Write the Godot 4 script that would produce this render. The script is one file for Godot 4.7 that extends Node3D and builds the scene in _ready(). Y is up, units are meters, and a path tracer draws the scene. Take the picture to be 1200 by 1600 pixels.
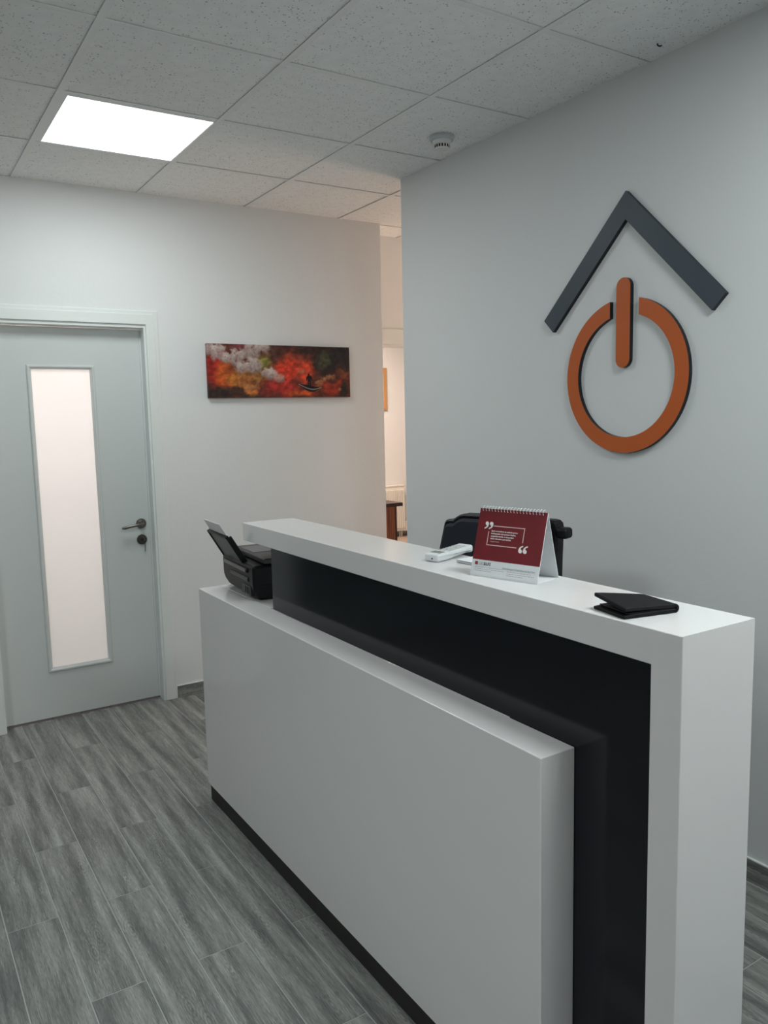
extends Node3D
# A small reception: white desk with a raised counter in front of a wall sign, a door and a corridor behind.
# World: camera above the origin, -z towards the door wall, +x towards the sign wall, floor at y = 0.

const CEIL := 2.733       # underside of the ceiling grid
const WB := -4.321        # face of the door wall
const WR := 2.34          # face of the sign wall
const GX := 0.66          # a grid line of the ceiling, and its pitch
const GZ := -1.951
const T := 0.6

var M := {}
var rng := RandomNumberGenerator.new()


func _ready() -> void:
	rng.seed = 7
	# ---- camera
	var cam := Camera3D.new()
	cam.name = "camera"
	add_child(cam)
	cam.position = Vector3(0, 1.556, 0)
	cam.rotation = Vector3(-0.11995804, -0.56321835, -0.02238894)
	cam.keep_aspect = Camera3D.KEEP_HEIGHT
	cam.fov = rad_to_deg(2.0 * atan(800.0 / 1247.563))
	cam.near = 0.02
	cam.current = true
	# ---- sky and exposure
	var sky := Sky.new()
	var sm := ProceduralSkyMaterial.new()
	sm.sky_top_color = Color(0.66, 0.72, 0.78)
	sm.sky_horizon_color = Color(0.80, 0.86, 0.90)
	sm.ground_bottom_color = Color(0.80, 0.80, 0.78)
	sm.ground_horizon_color = Color(0.84, 0.85, 0.84)
	sm.sky_energy_multiplier = 1.2
	sm.ground_energy_multiplier = 2.3
	sky.sky_material = sm
	var env := Environment.new()
	env.background_mode = Environment.BG_SKY
	env.sky = sky
	env.tonemap_mode = Environment.TONE_MAPPER_LINEAR
	env.tonemap_exposure = 1.27
	env.sdfgi_enabled = true
	env.ssao_enabled = true
	env.ssil_enabled = true
	var we := WorldEnvironment.new()
	we.name = "surroundings"
	we.environment = env
	add_child(we)
	materials()
	# ---- lamps: square panels laid in the ceiling grid, and a bright window at the corridor's end
	var cool := Color(0.965, 1.0, 0.998)
	var warm := Color(1.0, 0.86, 0.74)
	panel_light(Vector3(GX + 0.3, CEIL, GZ - 1.5), cool, 0.93, "square white ceiling light panel glowing in the tile grid above the door")
	panel_light(Vector3(GX + 0.9, CEIL, GZ + 1.5), cool, 1.9, "square white ceiling light panel in the tile grid over the entrance side of the room")
	panel_light(Vector3(GX - 2.1, CEIL, GZ + 0.9), cool, 2.75, "square white ceiling light panel far left over the waiting area")
	panel_light(Vector3(0.84, CEIL, -5.75), Color(1.0, 0.93, 0.90), 4.4, "square warm ceiling light panel in the room behind the glazed door")
	panel_light(Vector3(4.35, CEIL, -7.4), Color(1.0, 0.905, 0.83), 5.95, "square warm ceiling light panel in the office past the corridor")
	corridor_window(warm)
	# ---- the setting
	shell()
	floor_planks()
	ceiling_grid()
	baseboards()
	door()
	office()
	# ---- the things
	desk()
	chair()
	printer()
	calendar()
	phone()
	notepad()
	wallet()
	sign_pieces()
	picture()
	smoke_detector()
	ceiling_hook()


# ------------------------------------------------------------------ helpers
func mat(called: String, c: Color, rough := 0.6, spec := 0.5, metal := 0.0) -> StandardMaterial3D:
	var m := StandardMaterial3D.new()
	m.resource_name = called
	m.albedo_color = c
	m.roughness = rough
	m.metallic_specular = spec
	m.metallic = metal
	M[called] = m
	return m


func noise(freq: float, octaves := 4, sd := 1) -> FastNoiseLite:
	var n := FastNoiseLite.new()
	n.noise_type = FastNoiseLite.TYPE_SIMPLEX_SMOOTH
	n.seed = sd
	n.frequency = freq
	n.fractal_octaves = octaves
	return n


func relief(m: StandardMaterial3D, freq: float, cm: float, scale := 1.0, sd := 3) -> void:
	var t := NoiseTexture2D.new()
	t.width = 512
	t.height = 512
	t.seamless = true
	t.noise = noise(freq, 4, sd)
	m.uv1_triplanar = true
	m.uv1_world_triplanar = true
	m.uv1_scale = Vector3.ONE * scale
	m.heightmap_enabled = true
	m.heightmap_texture = t
	m.heightmap_scale = cm


func tag(o: Node, label: String, category := "", group := "", kind := "") -> Node:
	o.set_meta("label", label)
	if category: o.set_meta("category", category)
	if group: o.set_meta("group", group)
	if kind: o.set_meta("kind", kind)
	return o


func thing(called: String, label: String, category: String, at := Vector3.ZERO, turn := 0.0, group := "", kind := "") -> Node3D:
	var o := Node3D.new()
	o.name = called
	add_child(o, true)
	o.position = at
	o.rotation.y = turn
	tag(o, label, category, group, kind)
	return o


func put(called: String, mesh: Mesh, m: Material, parent: Node = self, at := Vector3.ZERO) -> MeshInstance3D:
	var o := MeshInstance3D.new()
	o.name = called
	o.mesh = mesh
	o.material_override = m
	parent.add_child(o, true)
	o.position = at
	return o


func struct(called: String, mesh: Mesh, m: Material, label: String, category: String) -> MeshInstance3D:
	var o := put(called, mesh, m)
	tag(o, label, category, "", "structure")
	return o


func start() -> SurfaceTool:
	var st := SurfaceTool.new()
	st.begin(Mesh.PRIMITIVE_TRIANGLES)
	return st


# one triangle, corners anticlockwise seen from outside
func tri(st: SurfaceTool, a: Vector3, b: Vector3, c: Vector3, n := Vector3.ZERO, ua := Vector2.ZERO, ub := Vector2.ZERO, uc := Vector2.ZERO) -> void:
	var nn := n if n != Vector3.ZERO else (b - a).cross(c - a).normalized()
	st.set_normal(nn); st.set_uv(ua); st.add_vertex(a)
	st.set_normal(nn); st.set_uv(uc); st.add_vertex(c)
	st.set_normal(nn); st.set_uv(ub); st.add_vertex(b)


func quad(st: SurfaceTool, a: Vector3, b: Vector3, c: Vector3, d: Vector3, uv := []) -> void:
	if uv.is_empty():
		tri(st, a, b, c)
		tri(st, a, c, d)
	else:
		tri(st, a, b, c, Vector3.ZERO, uv[0], uv[1], uv[2])
		tri(st, a, c, d, Vector3.ZERO, uv[0], uv[2], uv[3])


func add_box(st: SurfaceTool, lo: Vector3, hi: Vector3) -> void:
	var p := []
	for k in 8:
		p.append(Vector3(hi.x if k & 1 else lo.x, hi.y if k & 2 else lo.y, hi.z if k & 4 else lo.z))
	quad(st, p[4], p[5], p[7], p[6])
	quad(st, p[1], p[0], p[2], p[3])
	quad(st, p[5], p[1], p[3], p[7])
	quad(st, p[0], p[4], p[6], p[2])
	quad(st, p[6], p[7], p[3], p[2])
	quad(st, p[0], p[1], p[5], p[4])


func box(lo: Vector3, hi: Vector3) -> ArrayMesh:
	var st := start()
	add_box(st, lo, hi)
	return st.commit()


func boxes(list: Array) -> ArrayMesh:
	var st := start()
	for b in list:
		add_box(st, b[0], b[1])
	return st.commit()


# a box with rounded edges; bend(point) -> point may reshape it
func add_round_box(st: SurfaceTool, lo: Vector3, hi: Vector3, r: float, seg := 2, bend = null, fine := 1) -> void:
	var mid := (lo + hi) / 2.0
	var h := (hi - lo) / 2.0
	r = minf(r, minf(h.x, minf(h.y, h.z)) * 0.999)
	var inner := h - Vector3.ONE * r
	var axes := []
	for a in 3:
		var s := []
		for k in seg + 1:
			s.append(-h[a] + r * tan(PI / 4 * k / seg))
		for k in range(1, fine):
			s.append(-inner[a] + 2.0 * inner[a] * k / fine)
		for k in range(seg, -1, -1):
			s.append(h[a] - r * tan(PI / 4 * k / seg))
		axes.append(s)
	for a in 3:
		var b := (a + 1) % 3
		var c := (a + 2) % 3
		for side: float in [-1.0, 1.0]:
			for i in axes[b].size() - 1:
				for j in axes[c].size() - 1:
					var v := []
					var nn := []
					for k in [[0, 0], [1, 0], [1, 1], [0, 1]]:
						var p := Vector3.ZERO
						p[a] = h[a] * side
						p[b] = axes[b][i + k[0]]
						p[c] = axes[c][j + k[1]]
						var q := p.clamp(-inner, inner)
						var d := (p - q).normalized()
						p = mid + q + d * r
						v.append(bend.call(p) if bend != null else p)
						nn.append(d)
					var order := [0, 1, 2, 0, 2, 3] if side < 0 else [0, 2, 1, 0, 3, 2]
					for k in order:
						st.set_normal(nn[k])
						st.set_uv(Vector2.ZERO)
						st.add_vertex(v[k])


func round_box(lo: Vector3, hi: Vector3, r: float, seg := 2, bend = null, fine := 1) -> ArrayMesh:
	var st := start()
	add_round_box(st, lo, hi, r, seg, bend, fine)
	return st.commit()


# a polygon in the (s, t) plane pushed out along an axis, with a chamfer at both ends
func add_prism(st: SurfaceTool, poly: PackedVector2Array, to3: Callable, d0: float, d1: float, bevel := 0.0, smooth := false) -> void:
	if Geometry2D.is_polygon_clockwise(poly):
		poly.reverse()
	var a := (to3.call(Vector2.ZERO, 0.0) as Vector3)
	var ex := (to3.call(Vector2(1, 0), 0.0) as Vector3) - a
	var ey := (to3.call(Vector2(0, 1), 0.0) as Vector3) - a
	var ez := (to3.call(Vector2.ZERO, 1.0) as Vector3) - a
	var right_handed := ex.cross(ey).dot(ez) > 0.0
	var n := poly.size()
	var shrunk := PackedVector2Array()
	var outs := PackedVector2Array()
	for k in n:
		var e0 := (poly[k] - poly[(k + n - 1) % n]).normalized()
		var e1 := (poly[(k + 1) % n] - poly[k]).normalized()
		var n0 := Vector2(e0.y, -e0.x)
		var n1 := Vector2(e1.y, -e1.x)
		var m := (n0 + n1)
		m = m / maxf(0.3, 1.0 + n0.dot(n1))
		shrunk.append(poly[k] - m * bevel)
		outs.append(m.normalized())
	var idx := Geometry2D.triangulate_polygon(shrunk)
	var rings := [[shrunk, d0], [poly, d0 + bevel], [poly, d1 - bevel], [shrunk, d1]] if bevel > 0.0 else [[poly, d0], [poly, d1]]
	for k in range(0, idx.size(), 3):
		var t3 := [shrunk[idx[k]], shrunk[idx[k + 1]], shrunk[idx[k + 2]]]
		if (t3[1] - t3[0]).cross(t3[2] - t3[0]) < 0.0:
			t3.reverse()
		if not right_handed:
			t3.reverse()
		tri(st, to3.call(t3[0], d1), to3.call(t3[1], d1), to3.call(t3[2], d1))
		tri(st, to3.call(t3[0], d0), to3.call(t3[2], d0), to3.call(t3[1], d0))
	for g in rings.size() - 1:
		var p0: PackedVector2Array = rings[g][0]
		var p1: PackedVector2Array = rings[g + 1][0]
		for k in n:
			var j := (k + 1) % n
			var q := [to3.call(p0[k], rings[g][1]), to3.call(p0[j], rings[g][1]), to3.call(p1[j], rings[g + 1][1]), to3.call(p1[k], rings[g + 1][1])]
			if not right_handed:
				q.reverse()
			if smooth:
				var na := (ex * outs[k].x + ey * outs[k].y).normalized()
				var nb := (ex * outs[j].x + ey * outs[j].y).normalized()
				var nn := [na, nb, nb, na]
				if not right_handed:
					nn.reverse()
				for w in [0, 2, 1, 0, 3, 2]:
					st.set_normal(nn[w]); st.set_uv(Vector2.ZERO); st.add_vertex(q[w])
			else:
				quad(st, q[0], q[1], q[2], q[3])


func prism(poly: PackedVector2Array, to3: Callable, d0: float, d1: float, bevel := 0.0, smooth := false) -> ArrayMesh:
	var st := start()
	add_prism(st, poly, to3, d0, d1, bevel, smooth)
	return st.commit()


# a profile of (radius, height) turned round the y axis, then placed by xf
func add_lathe(st: SurfaceTool, prof: Array, xf := Transform3D(), seg := 32) -> void:
	for i in prof.size() - 1:
		var a: Vector2 = prof[i]
		var b: Vector2 = prof[i + 1]
		var e := (b - a).normalized()
		var n2 := Vector2(e.y, -e.x)
		for k in seg:
			var t0 := TAU * k / seg
			var t1 := TAU * (k + 1) / seg
			var f := func(p: Vector2, t: float) -> Vector3: return xf * Vector3(p.x * cos(t), p.y, p.x * sin(t))
			var g := func(t: float) -> Vector3: return (xf.basis * Vector3(n2.x * cos(t), n2.y, n2.x * sin(t))).normalized()
			var v := [f.call(a, t0), f.call(a, t1), f.call(b, t1), f.call(b, t0)]
			var nn := [g.call(t0), g.call(t1), g.call(t1), g.call(t0)]
			for w in [0, 1, 2, 0, 2, 3]:
				st.set_normal(nn[w]); st.set_uv(Vector2.ZERO); st.add_vertex(v[w])


func lathe(prof: Array, xf := Transform3D(), seg := 32) -> ArrayMesh:
	var st := start()
	add_lathe(st, prof, xf, seg)
	return st.commit()


func add_tube(st: SurfaceTool, pts: Array, rad: Array, seg := 12, closed := false) -> void:
	var rings := []
	var up := Vector3(0.13, 0.97, 0.21).normalized()
	var n := pts.size()
	for k in n:
		var t: Vector3
		if closed:
			t = (pts[(k + 1) % n] - pts[(k + n - 1) % n]).normalized()
		else:
			t = (pts[mini(k + 1, n - 1)] - pts[maxi(k - 1, 0)]).normalized()
		var s := t.cross(up).normalized()
		if absf(t.dot(up)) > 0.98:
			s = t.cross(Vector3.RIGHT).normalized()
		var w := s.cross(t).normalized()
		var ring := []
		for j in seg:
			var a := TAU * j / seg
			ring.append([pts[k] + (s * cos(a) + w * sin(a)) * rad[k % rad.size()], s * cos(a) + w * sin(a)])
		rings.append(ring)
	for k in (n if closed else n - 1):
		for j in seg:
			var j1 := (j + 1) % seg
			var k1 := (k + 1) % n
			var q := [rings[k][j], rings[k][j1], rings[k1][j1], rings[k1][j]]
			for w in [0, 1, 2, 0, 2, 3]:
				st.set_normal(q[w][1]); st.set_uv(Vector2.ZERO); st.add_vertex(q[w][0])
	if not closed:
		for e in [[0, 1.0], [n - 1, -1.0]]:
			var ring: Array = rings[e[0]]
			for j in range(1, seg - 1):
				var a: Vector3 = ring[0][0]
				if e[1] > 0:
					tri(st, a, ring[j + 1][0], ring[j][0])
				else:
					tri(st, a, ring[j][0], ring[j + 1][0])


func tube(pts: Array, rad: Array, seg := 12, closed := false) -> ArrayMesh:
	var st := start()
	add_tube(st, pts, rad, seg, closed)
	return st.commit()


func tex(img: Image) -> ImageTexture:
	return ImageTexture.create_from_image(img)


# ------------------------------------------------------------------ materials
func materials() -> void:
	var w := mat("wall_paint", Color(0.875, 0.882, 0.884), 0.62, 0.35)
	relief(w, 0.05, 0.03, 1.2)
	mat("door_paint", Color(0.80, 0.815, 0.81), 0.38, 0.45)
	mat("door_trim", Color(0.87, 0.885, 0.878), 0.36, 0.45)
	mat("gloss_white", Color(0.89, 0.885, 0.885), 0.13, 0.5)
	mat("gloss_dark", Color(0.075, 0.092, 0.108), 0.12, 0.42)
	mat("kick_dark", Color(0.16, 0.155, 0.15), 0.5, 0.4)
	mat("grout", Color(0.67, 0.69, 0.68), 0.85, 0.3)
	mat("grid_white", Color(0.90, 0.91, 0.91), 0.5, 0.4)
	mat("plain_white", Color(0.88, 0.88, 0.87), 0.5, 0.4)
	mat("deck", Color(0.30, 0.30, 0.30), 0.9, 0.2)
	mat("steel", Color(0.48, 0.47, 0.45), 0.28, 0.5, 1.0)
	mat("steel_dark", Color(0.33, 0.32, 0.31), 0.32, 0.5, 0.8)
	mat("black_plastic", Color(0.055, 0.06, 0.07), 0.42, 0.32)
	mat("grey_plastic", Color(0.125, 0.135, 0.16), 0.35, 0.4)
	mat("black_gloss", Color(0.055, 0.06, 0.085), 0.2, 0.4)
	mat("lid_grey", Color(0.23, 0.215, 0.23), 0.4, 0.4)
	mat("slot_black", Color(0.04, 0.045, 0.05), 0.7, 0.3)
	mat("paper", Color(0.90, 0.905, 0.91), 0.7, 0.3)
	mat("phone_white", Color(0.87, 0.88, 0.885), 0.32, 0.5)
	mat("phone_screen", Color(0.47, 0.49, 0.47), 0.25, 0.5)
	mat("key_grey", Color(0.72, 0.74, 0.73), 0.45, 0.4)
	var le := mat("wallet_leather", Color(0.07, 0.075, 0.085), 0.55, 0.3)
	relief(le, 0.09, 0.03, 12.0, 5)
	var cl := mat("chair_cloth", Color(0.15, 0.165, 0.20), 0.75, 0.35)
	relief(cl, 0.2, 0.03, 9.0, 9)
	mat("sign_edge", Color(0.07, 0.085, 0.115), 0.4, 0.45)
	mat("sign_slate", Color(0.265, 0.30, 0.335), 0.45, 0.4)
	mat("sign_orange", Color(0.755, 0.375, 0.18), 0.45, 0.4)
	mat("walnut_dark", Color(0.235, 0.17, 0.155), 0.45, 0.4)
	mat("radiator_white", Color(0.90, 0.89, 0.86), 0.35, 0.5)
	mat("office_floor", Color(0.70, 0.63, 0.57), 0.45, 0.4)
	mat("pale_wood", Color(0.74, 0.55, 0.36), 0.45, 0.4)
	mat("coil_white", Color(0.86, 0.87, 0.88), 0.3, 0.5)
	mat("ink_white", Color(0.93, 0.92, 0.91), 0.6, 0.3)
	mat("ink_pink", Color(0.86, 0.66, 0.66), 0.6, 0.3)
	mat("ink_grey", Color(0.62, 0.63, 0.65), 0.6, 0.3)
	mat("ink_dark", Color(0.22, 0.22, 0.24), 0.6, 0.3)
	var gl := mat("frosted_glass", Color(0.93, 0.92, 0.91), 0.22, 0.5)
	gl.backlight_enabled = true
	gl.backlight = Color(1, 1, 1)
	var pane := mat("clear_pane", Color(0.92, 0.96, 0.96, 0.06), 0.02, 0.5)
	pane.transparency = BaseMaterial3D.TRANSPARENCY_ALPHA
	wood_planks()
	tile_faces()
	var wal := mat("walnut", Color(1, 1, 1), 0.45, 0.4)
	wal.albedo_texture = tex(walnut_image())
	wal.uv1_triplanar = true
	wal.uv1_scale = Vector3(3.0, 1.2, 3.0)


func walnut_image() -> Image:
	var img := Image.create(256, 256, false, Image.FORMAT_RGB8)
	var n := noise(0.02, 4, 21)
	for y in 256:
		for x in 256:
			var v := n.get_noise_2d(x * 4.0, y * 0.35) * 0.5 + 0.5
			img.set_pixel(x, y, Color(0.36, 0.21, 0.155).lerp(Color(0.66, 0.41, 0.30), clampf(v * 1.5 - 0.25, 0, 1)))
	return img


func wood_planks() -> void:
	var w := 160
	var h := 960
	for v in 5:
		var img := Image.create(w, h, false, Image.FORMAT_RGB8)
		var big := noise(0.006, 3, 100 + v)
		var band := noise(0.011, 3, 200 + v)
		var fine := noise(0.09, 3, 300 + v)
		var pore := noise(0.16, 2, 400 + v)
		var knots := []
		for k in 3:
			knots.append([rng.randf_range(20, w - 20), rng.randf_range(40, h - 40), rng.randf_range(8, 18)])
		for y in h:
			for x in w:
				var sx := float(x)
				var ring := 0.0
				for k in knots:
					var dx: float = x - k[0]
					var dy: float = (y - k[1]) * 0.28
					var d := sqrt(dx * dx + dy * dy)
					var f: float = exp(-d / k[2])
					sx += signf(dx) * f * 12.0
					ring += f * sin(d * 0.9) * 0.22 - f * 0.10
				var a := big.get_noise_2d(sx * 2.2, y * 0.22)
				var b := band.get_noise_2d(sx * 4.0 + 50.0, y * 0.10)
				var c := fine.get_noise_2d(sx * 3.0, y * 0.11)
				var p := pore.get_noise_2d(sx * 2.6, y * 0.12)
				var t := 0.54 + a * 0.52 + b * 0.27 + c * 0.17 + ring
				if p > 0.22: t -= (p - 0.22) * 0.9
				if c > 0.30: t += (c - 0.30) * 0.9
				var col := Color(0.335, 0.345, 0.34).lerp(Color(0.665, 0.668, 0.65), clampf(t, 0, 1))
				img.set_pixel(x, y, col)
		var m := mat("plank_%d" % v, Color(1, 1, 1), 0.42, 0.42)
		m.albedo_texture = tex(img)
		m.texture_repeat = false


func tile_faces() -> void:
	for v in 2:
		var img := Image.create(512, 512, false, Image.FORMAT_RGB8)
		var hgt := Image.create(512, 512, false, Image.FORMAT_RGB8)
		img.fill(Color(0.925, 0.935, 0.935))
		hgt.fill(Color(0.9, 0.9, 0.9))
		var soft := noise(0.02, 3, 60 + v)
		for y in 512:
			for x in 512:
				var k := soft.get_noise_2d(x, y) * 0.018
				img.set_pixel(x, y, Color(0.925 + k, 0.935 + k, 0.935 + k))
		for k in 1000:   # pin holes and short fissures of mineral fibre board
			var x := rng.randi_range(3, 507)
			var y := rng.randi_range(3, 507)
			var deep := rng.randf()
			var size := 4 if deep > 0.95 else (3 if deep > 0.72 else (2 if deep > 0.3 else 1))
			var col := Color(0.46, 0.48, 0.48).lerp(Color(0.72, 0.73, 0.73), rng.randf())
			for i in size:
				for j in (size if rng.randf() > 0.3 else 2):
					img.set_pixel(x + i, y + j, col)
					hgt.set_pixel(x + i, y + j, Color(0.2, 0.2, 0.2))
		var m := mat("tile_%d" % v, Color(1, 1, 1), 0.9, 0.2)
		m.albedo_texture = tex(img)
		m.uv1_triplanar = true
		m.uv1_world_triplanar = true
		m.uv1_scale = Vector3.ONE * (1.0 / 0.6) * 0.93
		m.uv1_offset = Vector3(0.31 * v, 0, 0.17 * v)


# ------------------------------------------------------------------ lamps
func panel_light(at: Vector3, c: Color, energy: float, label: String) -> void:
	var o := thing("ceiling_light", label, "ceiling light", at)
	var h := 0.293
	var lo := Vector2(-0.268, -0.283)   # the glowing field
	var hi := Vector2(0.286, 0.268)
	var f := start()
	add_box(f, Vector3(-h, 0.0017, -h), Vector3(lo.x, 0.012, h))
	add_box(f, Vector3(hi.x, 0.0017, -h), Vector3(h, 0.012, h))
	add_box(f, Vector3(lo.x, 0.0017, -h), Vector3(hi.x, 0.012, lo.y))
	add_box(f, Vector3(lo.x, 0.0017, hi.y), Vector3(hi.x, 0.012, h))
	put("frame", f.commit(), M.grid_white, o)
	var glow := StandardMaterial3D.new()
	glow.resource_name = "lamp_glow"
	glow.albedo_color = Color(0.9, 0.9, 0.9)
	glow.emission_enabled = true
	glow.emission = c
	glow.emission_energy_multiplier = 1.6
	put("diffuser", box(Vector3(lo.x, 0.003, lo.y), Vector3(hi.x, 0.008, hi.y)), glow, o)
	var l := AreaLight3D.new()
	l.name = "lamp_glow"
	l.light_color = c
	l.light_energy = energy
	l.area_size = Vector2(0.55, 0.55)
	l.area_range = 14.0
	l.area_attenuation = 2.0
	l.shadow_enabled = true
	o.add_child(l)
	l.position = Vector3(0, -0.006, 0)
	l.rotation.x = -PI / 2


func corridor_window(c: Color) -> void:
	var o := thing("window_1", "bright window glowing at the far end of the corridor", "window", Vector3(5.0, 0, -4.0), 0.0, "", "structure")
	var f := start()
	for z in [-0.38, 0.33]:
		add_box(f, Vector3(-0.02, 0.85, z), Vector3(0.0, 2.25, z + 0.05))
	for y in [0.85, 2.2]:
		add_box(f, Vector3(-0.02, y, -0.33), Vector3(0.0, y + 0.05, 0.33))
	put("window_frame", f.commit(), M.plain_white, o)
	var glow := StandardMaterial3D.new()
	glow.resource_name = "window_glow"
	glow.albedo_color = Color(0.9, 0.88, 0.85)
	glow.emission_enabled = true
	glow.emission = c
	glow.emission_energy_multiplier = 1.6
	put("window_pane", box(Vector3(-0.012, 0.9, -0.33), Vector3(-0.006, 2.2, 0.33)), glow, o)
	var l := AreaLight3D.new()
	l.name = "window_glow"
	l.light_color = Color(1.0, 0.86, 0.77)
	l.light_energy = 1.75
	l.area_size = Vector2(0.66, 1.3)
	l.area_range = 12.0
	l.area_attenuation = 2.0
	l.shadow_enabled = true
	o.add_child(l)
	l.position = Vector3(-0.03, 1.55, 0)
	l.rotation.y = PI / 2


# ------------------------------------------------------------------ room shell
func shell() -> void:
	var top := 2.84
	var w: Material = M.wall_paint
	struct("wall_back", boxes([
		[Vector3(0.27, 0, WB - 0.12), Vector3(0.418, top, WB)],
		[Vector3(-3.6, 0, WB - 0.12), Vector3(-3.0, top, WB)],
		[Vector3(1.268, 0, WB - 0.12), Vector3(2.745, top, WB)],
		[Vector3(0.418, 2.068, WB - 0.12), Vector3(1.268, top, WB)],
		[Vector3(2.625, 0, -4.6), Vector3(2.745, top, WB - 0.12)]]), w, "white painted wall that holds the glazed door and the picture", "wall")
	struct("wall_right", box(Vector3(WR, 0, -3.48), Vector3(WR + 0.14, top, 2.74)), w, "pale grey painted wall behind the desk carrying the sign", "wall")
	struct("wall_right_pillar", box(Vector3(1.865, 0, -0.62), Vector3(WR, top, -0.12)), w, "white painted pillar standing out of the sign wall beside the desk's near end", "pillar")
	struct("wall_left", box(Vector3(-3.74, 0, -4.441), Vector3(-3.6, top, 2.74)), w, "white painted wall on the far side of the waiting area", "wall")
	struct("wall_front", boxes([
		[Vector3(-3.6, 0, 2.6), Vector3(0.86, top, 2.74)],
		[Vector3(2.28, 0, 2.6), Vector3(WR, top, 2.74)],
		[Vector3(0.86, 2.45, 2.6), Vector3(2.28, top, 2.74)]]), w, "white painted wall around the glazed entrance", "wall")
	var g := thing("window_2", "glazed entrance front letting daylight into the reception", "window", Vector3(0.86, 0, 2.67), 0.0, "", "structure")
	var f := start()
	for x in [0.0, 0.68, 1.36]:
		add_box(f, Vector3(x, 0, -0.03), Vector3(x + 0.06, 2.45, 0.03))
	for x in [0.06, 0.74]:
		for y in [0.0, 0.95, 2.39]:
			add_box(f, Vector3(x, y, -0.03), Vector3(x + 0.62, y + 0.06, 0.03))
	put("window_frame", f.commit(), M.plain_white, g)
	for x in [0.06, 0.74]:
		for y in [[0.06, 0.95], [1.01, 2.39]]:
			put("window_pane", box(Vector3(x, y[0], -0.002), Vector3(x + 0.62, y[1], 0.002)), M.clear_pane, g)
	# unlit passage left of the door
	struct("wall_passage", boxes([
		[Vector3(0.15, 0, -8.2), Vector3(0.27, top, WB - 0.12)],
		[Vector3(-3.12, 0, -8.2), Vector3(-3.0, top, WB - 0.12)],
		[Vector3(-3.0, 0, -8.2), Vector3(0.15, top, -8.08)]]), w, "painted walls of the unlit passage left of the glazed door", "wall")
	struct("ceiling_passage", box(Vector3(-3.12, CEIL + 0.012, -8.2), Vector3(0.27, CEIL + 0.1, WB)), M.plain_white, "plain ceiling of the unlit passage left of the glazed door", "ceiling")
	# corridor
	struct("wall_corridor", boxes([
		[Vector3(2.745, 0, -4.72), Vector3(2.855, top, -4.6)],
		[Vector3(3.70, 0, -4.72), Vector3(5.0, top, -4.6)],
		[Vector3(2.855, 2.068, -4.72), Vector3(3.70, top, -4.6)]]), w, "painted corridor wall with the open office doorway", "wall")
	struct("wall_corridor_near", box(Vector3(WR + 0.14, 0, -3.48), Vector3(5.0, top, -3.36)), w, "painted corridor wall opposite the office doorway", "wall")
	struct("wall_corridor_end", box(Vector3(5.0, 0, -4.72), Vector3(5.12, top, -3.36)), w, "painted wall closing the end of the corridor around the bright window", "wall")
	struct("ceiling_deck", box(Vector3(-3.74, top, -4.72), Vector3(5.12, top + 0.1, 2.74)), M.deck, "grey concrete deck above the hung ceiling", "ceiling")


func plank_mesh(x0: float, x1: float, z0: float, z1: float, st: SurfaceTool, flip: int) -> void:
	var c := 0.0012
	var y0 := -0.010
	var uv := func(x: float, z: float) -> Vector2:
		var u := (x - x0) / (x1 - x0)
		var v := (z - z0) / (z1 - z0)
		if flip & 1: u = 1.0 - u
		if flip & 2: v = 1.0 - v
		return Vector2(u, v)
	var o := [Vector3(x0, -c, z1), Vector3(x1, -c, z1), Vector3(x1, -c, z0), Vector3(x0, -c, z0)]
	var i := [Vector3(x0 + c, 0, z1 - c), Vector3(x1 - c, 0, z1 - c), Vector3(x1 - c, 0, z0 + c), Vector3(x0 + c, 0, z0 + c)]
	quad(st, i[0], i[1], i[2], i[3], [uv.call(i[0].x, i[0].z), uv.call(i[1].x, i[1].z), uv.call(i[2].x, i[2].z), uv.call(i[3].x, i[3].z)])
	for k in 4:
		var j := (k + 1) % 4
		var ua: Vector2 = uv.call(o[k].x, o[k].z)
		var ub: Vector2 = uv.call(o[j].x, o[j].z)
		quad(st, o[k], o[j], i[j], i[k], [ua, ub, ub, ua])
		var down := Vector3(0, y0 + c, 0)
		quad(st, o[k] + down, o[j] + down, o[j], o[k], [ua, ub, ub, ua])


func floor_planks() -> void:
	var fl := struct("floor", box(Vector3(-3.74, -0.12, -8.70), Vector3(6.5, -0.0016, 2.74)), M.grout, "grey wood-look plank tile floor with pale joints", "floor")
	var g := 0.0017
	var meshes := []
	for flip in 4:   # shared shapes, base corner at the origin
		var st := start()
		plank_mesh(g, 0.15 - g, g, 0.9 - g, st, flip)
		meshes.append(st.commit())
	var rest := []
	for v in 5:
		rest.append(start())
	for c in range(-26, 33):
		var x0 := 0.216 + 0.15 * c
		var off := -3.47 if posmod(c, 2) == 0 else -3.02
		for r in range(-2, 8):
			var z0 := off + 0.9 * r
			if x0 < -3.7 or x0 > 5.0 or z0 < -5.3 or z0 > 2.6:
				continue
			if z0 < -4.75 and x0 + 0.15 > 2.86:
				continue
			if x0 > 2.5 and z0 > -2.9:
				continue
			if x0 > 2.34 and z0 > -2.9:
				continue
			var v := rng.randi() % 5
			var flip := rng.randi() % 4
			if x0 > -0.75 and x0 < 2.4 and z0 < 0.2 and z0 > -4.75:
				put("plank", meshes[flip], M["plank_%d" % v], fl, Vector3(x0, 0, z0))
			else:
				plank_mesh(x0 + g, x0 + 0.15 - g, z0 + g, z0 + 0.9 - g, rest[v], flip)
	for v in 5:
		var o := put("outer_planks", rest[v].commit(), M["plank_%d" % v], fl)
		o.set_meta("kind", "stuff")


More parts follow.
